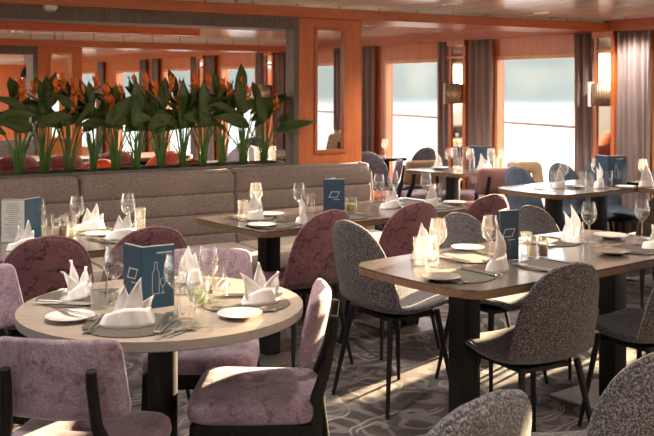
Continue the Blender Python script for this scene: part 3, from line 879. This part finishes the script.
def mk_menu(w, h, ang_l, ang_r, left, right, cover='menu_blue', cover2='menu_teal', pages=True):
    """folder standing on its edge, spine at the origin; panels swing back by the angles (deg from the x axis)"""
    r = empty('menu_folder'); r['category'] = 'menu'
    for side, ang, art, cv in ((-1, ang_l, left, cover), (1, ang_r, right, cover2)):
        m = Matrix.Rotation(math.radians(-side*-ang if side > 0 else -ang), 4, 'Z')
        def T(b): return b.xform(m)
        pnl = T(MB().box((side*w/2, 0, h/2), (w, .003, h), bev=.0008)).build('cover', M[cv], r, smooth=False)
        if pages: T(MB().box((side*(w/2+.002), .005, h/2+.004), (w-.006, .003, h-.004))).build('page', M['paper'], pnl, smooth=False)
        cx, cz = side*w/2, h*.55
        b = MB(); n = 0
        def mark(nm, segs, th):
            q = MB(); bars(q, segs, th, -.0022); T(q).build(nm, M['white_ink'], pnl, smooth=False)
        if art == 'emblem':
            mark('printed_emblem', [((cx+x0, cz+z0), (cx+x1, cz+z1)) for (x0, z0), (x1, z1) in poly_segs(EMBLEM)], .0028)
            mark('printed_wordmark', [((cx-.004+.007*k, cz-.03), (cx+.002+.007*k, cz-.03)) for k in range(5)], .0028)
        elif art == 'bottle':
            mark('printed_bottle', [((cx-.01+x0, cz-.01+z0), (cx-.01+x1, cz-.01+z1)) for (x0, z0), (x1, z1) in poly_segs(BOTTLE)], .0016)
            mark('printed_glass', [((cx-.008+q[0][0], cz-.01+q[0][1]), (cx-.008+q[1][0], cz-.01+q[1][1])) for q in GLASSL], .0016)
            mark('printed_wordmark', [((cx-.004+.0075*k, h-.022), (cx+.0005+.0075*k, h-.022)) for k in range(7)], .004)
        elif art == 'page':
            T(MB().box((side*w/2, -.003, h/2), (w-.004, .002, h-.006))).build('printed_page', M['paper'], pnl, smooth=False)
            bb = MB(); rnd = random.Random(3)
            for q in range(17):
                ww_ = w*(.35+.4*rnd.random())
                bb.box((side*w/2-(.01 if side > 0 else -.01)*0, -.0045, h*.90-q*h*.048), (ww_, .0006, .0026))
            T(bb).build('printed_lines', M['grey_ink'], pnl, smooth=False)
        b.bm.free()
    return r
MAKE.update({'wg': mk_wine, 'tb': mk_tumbler, 'vot': mk_votive, 'salt': lambda: mk_shaker('salt'), 'pep': lambda: mk_shaker('pepper'),
  'np1': lambda: mk_napkin(1), 'np2': lambda: mk_napkin(2.4, .62, 1.08, 2), 'np3': lambda: mk_napkin(4.1, .85, .95, 4),
  'plw': lambda: mk_plate('porcelain'), 'plg': lambda: mk_plate('grey_porcelain'), 'fork': mk_fork, 'knife': mk_knife, 'spoon': mk_spoon, 'mat': mk_mat})
CATN = {'wg': ('wine glass', 'glass'), 'tb': ('straight tumbler', 'glass'), 'vot': ('small votive glass with a lime', 'glass'), 'salt': ('salt shaker', 'shaker'), 'pep': ('pepper shaker', 'shaker'),
  'np1': ('folded white napkin', 'napkin'), 'np2': ('tall pointed white napkin', 'napkin'), 'np3': ('folded white napkin', 'napkin'), 'plw': ('white side plate', 'plate'), 'plg': ('dark-rimmed side plate', 'plate'), 'mat': ('dark woven round placemat', 'placemat')}
def item(kind, px, py, where, rz=0.0, z=.75, scale=None, group=None, dz=0.0005):
    p = P(px, py, z); n, c = CATN[kind]
    return place(kind, (p.x, p.y, z+dz), rz, n+' '+where, c, group, scale)

# round table
ON = .0045
def settle(cx, cy, f, where, mat=True, r_in=.0, z=.75, forks=2, knives=2, spoon=False, matr=1.0):
    """placemat and cutlery of one cover at centre (cx,cy); f points from diner to table centre"""
    f = Vector(f).normalized(); s = Vector((f.y, -f.x)); rz = face(f)
    if mat: place('mat', (cx, cy, z+.0005), rz, 'dark woven round placemat '+where, 'placemat', None, (matr, matr, 1))
    dz = ON if mat else .001
    for k in range(forks):
        p = Vector((cx, cy))-s*(.092+.022*k)
        place('fork', (p.x, p.y, z+dz), rz+random.uniform(-.08, .08), 'steel fork '+where, 'fork', 'forks '+where)
    for k in range(knives):
        p = Vector((cx, cy))+s*(.092+.022*k)
        place('knife', (p.x, p.y, z+dz), rz+random.uniform(-.08, .08), 'steel table knife '+where, 'knife', 'knives '+where)
    if spoon:
        p = Vector((cx, cy))+s*.14
        place('spoon', (p.x, p.y, z+dz), rz, 'steel spoon '+where, 'spoon')
settle(-.60, 2.865, (.05, 1), 'under the nearest napkin of the round table', spoon=False)
settle(-.275, 3.15, (-1, .05), 'at the right cover of the round table')
settle(-.865, 3.235, (.95, -.15), 'at the left cover of the round table', matr=.95)
settle(-.50, 3.43, (0, -1), 'at the far cover of the round table')
WR = 'on the round table '
def item2(kind, px, py, where, rz=0.0, z=.75, scale=None): return item(kind, px, py, where, rz, z, scale, dz=ON if kind.startswith('np') else .0008)
item2('np1', 128, 326, WR+'nearest us, before the blue menu', .15, scale=1.0)
item2('np3', 260, 304, WR+'at its right side', .5, scale=.95)
item2('np3', 75, 299, WR+'at its left side', 1.2, scale=.92)
item2('np2', 189, 284, WR+'on the far side behind the glasses', 0, scale=.9)
item('wg', 114, 305, WR+'left of the blue menu'); item('tb', 99, 309, WR+'left of the blue menu, with the wine glass')
item('wg', 175, 315, WR+'just right of the blue menu'); item('tb', 186, 324, WR+'standing nearest us')
item('wg', 208, 303, WR+'furthest right'); item('tb', 220, 295, WR+'furthest right')
item('wg', 195, 328, WR+'nearest us, in front of the lime votive', scale=.88)
item('vot', 198, 306, WR+'among the wine glasses')
item('plw', 70, 320, WR+'left, with a butter knife', .2, scale=1.0); item('plw', 240, 317, WR+'right of the glasses', 0, scale=.95)
p = P(72, 318, .75); place('knife', (p.x, p.y, .766), 1.0, 'butter knife lying on the left side plate of the round table', 'knife')
p = P(178, 332, .75)
for k in range(2): place('spoon', (p.x+.03*k, p.y+.02*k, .7515), -.5, 'steel spoon beside the nearest napkin of the round table', 'spoon', 'spoons by the nearest napkin of the round table')
m = mk_menu(.115, .205, 47, 33, 'emblem', 'bottle'); p = P(142, 310, .75); m.location = (p.x, p.y, .7505); m.rotation_euler = (0, 0, .0)
tag(m, 'blue menu folder with a white bottle drawing standing on the round table', 'menu')

# right table (dark, foreground)
WRR = 'on the right foreground table '
for c, f, w, cut in (((.92, 3.83), (-.62, .78), 'at the near middle cover of the right foreground table', True),
                ((.62, 4.02), (.62, -.78), 'at the far left cover of the right foreground table', True),
                ((1.07, 4.43), (.62, -.78), 'at the far middle cover of the right foreground table', True),
                ((.52, 3.62), (-.62, .78), 'at the near left cover of the right foreground table', True),
                ((1.42, 4.22), (-.62, .78), 'at the near right cover of the right foreground table', True)):
    settle(c[0], c[1], f, w, matr=.9)
item('np2', 422, 259, WRR+'behind the leftmost tumbler', .3); item('tb', 420, 265, WRR+'leftmost'); item('wg', 438, 266, WRR+'leftmost')
item('tb', 431, 260, WRR+'between the pointed napkin and the left wine glass', scale=.9)
item('plw', 468, 250, WRR+'at the far edge before the tweed chair', 0); item('wg', 490, 262, WRR+'behind the middle napkin')
item('np2', 497, 271, WRR+'in the middle, before the dark menu', .8, scale=1.15); item('plg', 441, 280, WRR+'at its left corner')
item('tb', 506, 259, WRR+'before the dark menu')
item('salt', 532, 257, WRR+'beside the dark menu'); item('pep', 543, 257, WRR+'beside the dark menu'); 
item('tb', 526, 254, WRR+'right behind the salt shaker', scale=.85)
item('np2', 571, 242, WRR+'alone right of the shakers', 2, scale=1.15); item('wg', 589, 243, WRR+'right of the shakers'); item('wg', 642, 239, WRR+'rightmost')
item('tb', 579, 242, WRR+'between the right pointed napkin and wine glass', scale=.8)
item('np1', 656, 248, WRR+'cut off by the right edge', .4, scale=.9); item('plg', 612, 254, WRR+'right, with a knife across'); item('plw', 611, 238, WRR+'at the far right corner', 0, scale=1.1)
p = P(607, 250, .75); place('knife', (p.x, p.y, .767), -1.0, 'butter knife across the dark side plate at right', 'knife')
m = mk_menu(.105, .21, 118, 24, None, 'emblem', 'menu_blue', 'menu_blue'); p = P(498, 261, .75); m.location = (p.x, p.y, .7505); m.rotation_euler = (0, 0, .0)
tag(m, 'dark blue menu folder with parallelogram on the right foreground table', 'menu')

# banquette table in the middle
WM = 'on the middle banquette table '
for c, f, w in (((-.30, 4.98), (-.62, .78), 'at the near left cover of the middle banquette table'), ((-.42, 5.28), (.62, -.78), 'at the far left cover of the middle banquette table'),
                ((.10, 5.32), (-.62, .78), 'at the near centre cover of the middle banquette table'), ((.62, 5.72), (-.62, .78), 'at the near right cover of the middle banquette table'),
                ((.50, 6.02), (.62, -.78), 'at the far right cover of the middle banquette table')):
    settle(c[0], c[1], f, w, matr=.88)
item('tb', 243, 221, WM+'leftmost'); item('wg', 256, 217, WM+'leftmost'); item('np2', 255, 220, WM+'leftmost', 0, scale=1.0)
item('plw', 262, 227, WM+'at its near left corner', 0); item('wg', 299, 217, WM+'left of the menu'); item('np2', 301, 224, WM+'left of the menu', 1.3, scale=.95)
item('tb', 310, 213, WM+'left of the menu'); item('vot', 351, 212, WM+'right of the menu'); item('plw', 272, 216, WM+'between the two left napkins', 0)
item('wg', 379, 205, WM+'beside the banquette end'); item('wg', 393, 201, WM+'second from the banquette end'); item('tb', 386, 205, WM+'beside the banquette end'); item('np1', 390, 208, WM+'near the banquette end', .6, scale=.9)
item('wg', 426, 203, WM+'at its right end'); item('np2', 431, 207, WM+'at its right end', .4, scale=1.0); item('tb', 438, 201, WM+'at its right end'); item('plw', 455, 204, WM+'at its right end'); item('plg', 412, 208, WM+'behind the wine chair')
m = mk_menu(.125, .20, 125, 3, None, 'emblem', 'menu_blue', 'menu_blue'); p = P(323.5, 213.5, .75); m.location = (p.x, p.y, .7505); m.rotation_euler = (0, 0, 0.06)
tag(m, 'blue menu folder with white parallelogram on the middle banquette table', 'menu')

# left banquette table
WL = 'on the left banquette table '
for c, f, w in (((-1.32, 4.27), (-.62, .78), 'at the near left cover of the left banquette table'), ((-1.0, 4.52), (-.62, .78), 'at the near right cover of the left banquette table'), ((-1.25, 4.78), (.62, -.78), 'at the far cover of the left banquette table')):
    settle(c[0], c[1], f, w, matr=.88)
item('wg', 38, 239, WL+'right beside the opened menu'); item('vot', 40, 236, WL+'behind the left wine glass'); item('tb', 48, 238, WL+'left of the shakers')
item('salt', 57, 237, WL+'in the middle'); item('pep', 64, 237, WL+'in the middle', scale=1.15); item('tb', 70, 236, WL+'between shakers and wine glass'); item('wg', 77, 235, WL+'left of the middle napkin')
item('np1', 90, 230, WL+'right of the middle wine glass', .5, scale=.95); item('np1', 22, 249, WL+'in front of the opened menu', .9, scale=.9)
item('wg', 128, 232, WL+'rightmost'); item('np1', 122, 239, WL+'rightmost', .3, scale=.95); item('tb', 140, 230, WL+'rightmost'); item('plw', 100, 236, WL+'between its two right napkins')
m = mk_menu(.115, .205, 10, 62, 'page', None, 'menu_blue', 'menu_teal', True); p = P(25, 243, .75); m.location = (p.x, p.y, .7505); m.rotation_euler = (0, 0, .1)
tag(m, 'opened menu showing a white printed page at the left edge', 'menu')

# far right table
WQ = 'on the far right table '
item('tb', 554, 186, WQ+'leftmost'); item('wg', 564, 187, WQ+'leftmost'); item('np2', 559, 188.5, WQ+'leftmost', .4)
item('tb', 583, 187, WQ+'left of its middle napkin'); item('tb', 591, 185, WQ+'second from its middle napkin', scale=.8); item('np2', 599, 188, WQ+'before the blue menu', 1.2, scale=1.2); item('wg', 596, 184, WQ+'behind its middle napkin')
item('tb', 609, 186, WQ+'before the blue menu'); item('plw', 625, 188, WQ+'right of the blue menu'); item('wg', 643, 184.5, WQ+'rightmost'); item('np2', 646, 187, WQ+'rightmost', 0, scale=1.1)
item('plg', 574, 188, WQ+'at its left half')
for c, f, w in (((1.66, 6.80), (.62, -.78), 'at the left cover of the far right table'), ((2.15, 6.95), (-.62, .78), 'at the right cover of the far right table')): settle(c[0], c[1], f, w, mat=False)
m = mk_menu(.155, .225, 70, 12, None, 'bottle', 'menu_blue', 'menu_blue'); p = P(608, 186, .75); m.location = (p.x, p.y, .7505)
tag(m, 'tall dark blue menu folder on the far right table before the curtain', 'menu')

# far window table
WT = 'on the far window table '
zt = .75
def itemT(kind, px, s, where, rz=0, scale=None):
    # s: 0..1 front to back of that table
    Y = 8.35+.5*s; p = Vector(((px-CX)/F*Y, Y)); n, c = CATN[kind]
    place(kind, (p.x, p.y, .7505), rz, n+' '+where, c, None, scale)
itemT('wg', 454, .5, WT+'leftmost of its glasses'); itemT('wg', 466, .7, WT+'second from its left'); itemT('tb', 460, .2, WT+'among the left glasses'); itemT('tb', 472, .25, WT+'left of its menu')
itemT('np2', 481, .1, WT+'before its menu', .5); itemT('wg', 491, .15, WT+'before its menu'); itemT('wg', 502, .5, WT+'right of its menu'); itemT('tb', 506, .3, WT+'right of its menu'); itemT('np1', 512, .1, WT+'at its right end', .3, .8)
itemT('wg', 470, .1, WT+'before its bottle', 0); itemT('wg', 449, .2, WT+'next to its left napkin'); itemT('tb', 496, .35, WT+'behind its menu glass'); itemT('wg', 509, .7, WT+'at its right rear'); itemT('np1', 487, .45, WT+'behind its menu glass', .9, .7)
itemT('np2', 438, .55, WT+'at its left end', .2, .9); itemT('plw', 440, .35, WT+'at its left end', 0, 1.1)
m = mk_menu(.14, .2, 70, 5, None, None, 'menu_blue', 'menu_blue'); Y = 8.65; m.location = ((478-CX)/F*Y, Y, .7505); tag(m, 'dark blue menu folder on the far window table', 'menu')
v = empty('bottle', ((457-CX)/F*8.75, 8.75, .7505)); tag(v, 'tall clear bottle on the far window table before the sconce', 'bottle')
MB().lathe([(0, .001), (.034, .001), (.036, .01), (.036, .17), (.028, .21), (.014, .25), (.013, .30)], 18).build('bottle_body', M['glass'], v)
MB().lathe([(0, .296), (.015, .296), (.016, .32), (0, .322)], 14).build('stopper', M['porcelain'], v)
p = Vector(((385-CX)/F*10.05, 10.05)); place('wg', (p.x, p.y, .751), 0, 'wine glass on the small window table behind the pink chair', 'glass')
for px in (322, 331, 338):
    k = (px-CX)/F; o = D0+DB*3.2; t = (k*o.y-o.x)/(DV.x-k*DV.y); p = o+DV*t
    place('wg', (p.x, p.y, .802), 0, 'wine glass seen through the glass of the orange panel', 'glass', 'wine glasses behind the orange panel', 1.2)
for px in (245, 258, 272):
    k = (px-CX)/F; o = D0+DB*2.1; t = (k*o.y-o.x)/(DV.x-k*DV.y); p = o+DV*t
    place('tb', (p.x, p.y, .802), 0, 'tumbler on the white table behind the last plants', 'glass', 'tumblers on the white table behind the plants', 1.3)

# ------------------------------------------------------------------ the row of strelitzias
def blade(b, base, mid, tip, w, ref=None):
    base, mid, tip = Vector(base), Vector(mid), Vector(tip)
    n = 11
    vs = []
    if ref is None: ref = Vector((random.uniform(-.8, 1.1), -1, random.uniform(-.3, .9))) if w > .02 else Vector((.25, -1, .35))
    for i in range(n):
        t = i/(n-1)
        c = base*(1-t)**2+mid*2*t*(1-t)+tip*t*t
        d = ((mid-base)*(1-t)+(tip-mid)*t).normalized()
        s = d.cross(ref).normalized()
        nn = s.cross(d).normalized()
        hw = w*(math.sin(PI*min(1, t*1.02)**.72))**.85 if 0 < t < 1 else .002
        row = []
        for q in (-1, -.5, 0, .5, 1):
            row.append(b.bm.verts.new(c+s*hw*q+nn*(abs(q)*hw*.28+.01*math.sin(9*t+q*2)*abs(q))))
        vs.append(row)
    for i in range(n-1):
        for q in range(4): b.bm.faces.new((vs[i][q], vs[i+1][q], vs[i+1][q+1], vs[i][q+1]))
def bird(parent, p, d):
    """bird-of-paradise bloom at p pointing along d (local x sign)"""
    b = MB()
    p = Vector(p)
    for k, (dx, dz, ln) in enumerate(((.06, 1, .13), (.24, 1, .12), (-.10, 1, .105), (.50, .9, .07))):
        v = Vector((dx*d, random.uniform(-.25, .25), dz)).normalized()
        blade(b, p, p+v*ln*.5+Vector((0, 0, .01)), p+v*ln, .0095)
    o = b.build('flower', M['flower_orange'], parent, auto=0)
    MB().tube([p+Vector((-.03*d, 0, -.02)), p, p+Vector((.03*d, 0, .02)), p+Vector((.06*d, 0, .035))], [.004, .009, .006, .001], 7).build('beak', M['flower_beak'], o)
PX = [-30, 19, 45, 69, 93, 116, 136, 162, 183, 203, 222, 243, 264]
ORD = ['', 'leftmost', 'second from the left', 'third from the left', 'fourth from the left', 'fifth from the left', 'sixth from the left', 'seventh from the left', 'sixth from the grey post', 'fourth before the grey post', 'third before the grey post', 'second before the grey post', 'nearest the grey post']
# per plant: leaves as (lean_x, tip height, kind) ; extra blooms as (x, z, dir)
for i, px in enumerate(PX):
    rnd = random.Random(20+i)
    t = d_at(px, .30); o = dp(t, .30, .92)
    r = empty('strelitzia', o, math.atan2(DV.y, DV.x))
    tag(r, 'orange bird-of-paradise plant in the planter, '+(ORD[i] if ORD[i] else 'outside the left edge of view'), 'plant')
    st = MB(); lf = MB()
    nl = 7
    for k in range(nl):
        lean = (k/(nl-1)*2-1)*1.15+rnd.uniform(-.25, .25)
        hgt = rnd.uniform(.33, .47)-.05*abs(lean)
        ang = rnd.uniform(-.35, .35)
        bx, by = rnd.uniform(-.02, .02), rnd.uniform(-.02, .02)
        px1 = lean*.10; top = Vector((px1, ang*.10, hgt))
        st.tube([(bx, by, 0), (bx+px1*.25, by, hgt*.5), top], [.006, .005, .004], 6)
        ln = rnd.uniform(.18, .31)
        dirv = Vector((lean*rnd.uniform(.5, 1.5), ang*.5, rnd.uniform(.55, 1.1)-.25*abs(lean))).normalized()
        if abs(lean) < .3: dirv = Vector((lean, ang*.4, 1)).normalized()
        mid = top+dirv*ln*.55+Vector((0, 0, .03)); tip = top+dirv*ln+Vector((lean*.03, 0, -.05*abs(lean)))
        blade(lf, top-dirv*.01, mid, tip, rnd.uniform(.026, .050))
    # slender upright stems and arching thin leaves near the base
    for k in range(13):
        a = rnd.uniform(-1, 1); hh = rnd.uniform(.20, .38)
        st.tube([(a*.02, rnd.uniform(-.02, .02), 0), (a*.035, 0, hh*.5), (a*.085, rnd.uniform(-.03, .03), hh)], [.0045, .004, .002], 5)
    blooms = [(rnd.uniform(-.09, .0), rnd.uniform(.48, .57), rnd.choice((-1, 1))), (rnd.uniform(.0, .09), rnd.uniform(.46, .56), rnd.choice((-1, 1)))]
    if i in (3, 5, 7): blooms.append((rnd.uniform(-.1, .1), .42, 1))
    if i == 12: blooms = [(.07, .40, 1)]
    for bx, bz, d in blooms:
        st.tube([(0, 0, 0), (bx*.4, 0, bz*.55), (bx-.02*d, 0, bz-.02)], [.006, .005, .004], 6)
    if i == 12:
        blade(lf, (.05, -.06, .27), (.10, -.19, .30), (.31, -.22, .335), .05, Vector((.25, -1, .6)))
        st.tube([(0, 0, 0), (.02, -.02, .15), (.055, -.06, .275)], [.006, .005, .004], 6)
    if i in (6, 8, 9):
        blade(lf, (-.01, -.03, .30), (-.03, -.05, .45), (-.015, -.05, .64), .062, Vector((.4, -1, .1)))
    st.build('stems', M['stem_green'], r, auto=0)
    lv = lf.build('leaves', M['leaf'], r, auto=0, recalc=False); solid(lv, .0016)
    for bx, bz, d in blooms: bird(r, (bx, -.03, bz), d)

# ------------------------------------------------------------------ ceiling fittings and light
def downlight(x, y, label, on=True):
    r = empty('ceiling_downlight', (x, y, CEIL)); tag(r, label, 'lamp')
    MB().lathe([(.045, .0), (.062, -.001), (.060, -.010), (.046, -.012), (.042, -.002)], 24).build('ring', M['steel'], r)
    MB().lathe([(0, -.0015), (.043, -.0015)], 20).build('lens', M['dark_glass'], r)
    if on:
        L = bpy.data.lights.new('downlight_lamp', 'SPOT'); L.energy = 55; L.color = (1, .90, .78); L.spot_size = math.radians(125); L.spot_blend = .8; L.shadow_soft_size = .05
        lo = bpy.data.objects.new('downlight_lamp', L); link(lo, r); lo.location = (0, 0, -.03)
q = P(450, 3.5, CEIL); downlight(q.x, q.y, 'small dark ceiling downlight near the top edge, right of centre')
q = P(541, 12, CEIL); downlight(q.x, q.y, 'dark ceiling downlight above the right window')
q = P(619, 17, CEIL); downlight(q.x, q.y, 'chrome ceiling downlight near the window wall cornice at right')
q = P(462, 29, CEIL)
for (x, y, lab) in ((-1.6, 4.4, 'ceiling fill downlight added above the left banquette table'), (-.3, 5.2, 'ceiling fill downlight added above the middle banquette table'), (.9, 4.0, 'ceiling fill downlight added above the right foreground table'),
                    (-.6, 3.0, 'ceiling fill downlight added above the round table'), (.5, 1.2, 'ceiling fill downlight added in front of the nearest chairs'), (-.9, .9, 'ceiling fill downlight added left of the camera position'),
                    (-1.9, 7.6, 'ceiling fill downlight added behind the flowers, left'), (-.9, 8.2, 'ceiling fill downlight added behind the flowers, right'), (.4, 8.6, 'ceiling fill downlight added behind the orange panel'), (-3.2, 9.6, 'ceiling fill downlight added by the rear divider'), (-3.6, 12, 'ceiling fill downlight added in the rear room, left'), (-2.2, 12.5, 'ceiling fill downlight added in the rear room, right')):
    downlight(x, y, lab)  # extra fill lamps added to brighten the interior
q = P(50, 22.5, 1.97)
sd = empty('smoke_detector', (D0.x+DV.x*d_at(50, .1)+DB.x*.1, D0.y+DV.y*d_at(50, .1)+DB.y*.1, 1.985)); tag(sd, 'round white smoke detector under the orange beam at left', 'detector')
MB().lathe([(0, .0), (.045, 0), (.045, -.012), (.034, -.028), (0, -.036)], 24).build('housing', M['white_plastic'], sd)
MB().lathe([(.030, -.026), (.033, -.029), (.024, -.036), (.022, -.033)], 24).build('vent_ring', M['steel'], sd)
# pendant lamp in the rear room
k = (25-CX)/F; Y = 11.2
pd = empty('pendant_lamp', (k*Y, Y, CEIL)); tag(pd, 'small dark pendant lamp hanging in the rear room at left', 'lamp')
MB().tube([(0, 0, 0), (0, 0, -.36)], .004, 6).build('cord', M['black_metal'], pd)
MB().lathe([(.02, -.34), (.035, -.37), (.055, -.42), (.06, -.45), (.055, -.455), (.03, -.38)], 20).build('shade', M['black_metal'], pd)
MB().lathe([(0, -.40), (.045, -.44), (.05, -.50), (.02, -.53), (0, -.535)], 20).build('glass_globe', M['glass'], pd)

sun = bpy.data.lights.new('sun', 'SUN'); sun.energy = 34.0; sun.color = (1, .72, .43); sun.angle = math.radians(.8)
so = bpy.data.objects.new('sun', sun); link(so)
SAZ = Vector((.63, .777)).normalized(); SEL = math.radians(10.3)
sdir = Vector((SAZ.x*math.cos(SEL), SAZ.y*math.cos(SEL), math.sin(SEL)))
so.rotation_euler = sdir.to_track_quat('Z', 'Y').to_euler()

w = bpy.data.worlds.new('World'); SC.world = w; w.use_nodes = True
bg = w.node_tree.nodes['Background']; bg.inputs['Color'].default_value = (.92, .96, 1.0, 1); bg.inputs['Strength'].default_value = 2.6

cam = bpy.data.cameras.new('Camera'); co = bpy.data.objects.new('Camera', cam); link(co)
co.location = (0, 0, H); co.rotation_euler = (math.radians(90), 0, 0)
cam.sensor_width = 36.0; cam.lens = 36.0*F/654; cam.shift_x = 0.0; cam.shift_y = -(218-HY)/654
cam.dof.use_dof = True; cam.dof.focus_distance = 3.7; cam.dof.aperture_fstop = 8.0
cam.clip_start = .05; cam.clip_end = 2000
SC.camera = co
vs = SC.view_settings
vs.view_transform = 'Standard'; vs.look = 'None'; vs.exposure = 0.80; vs.gamma = 1.0; vs.use_curve_mapping = False
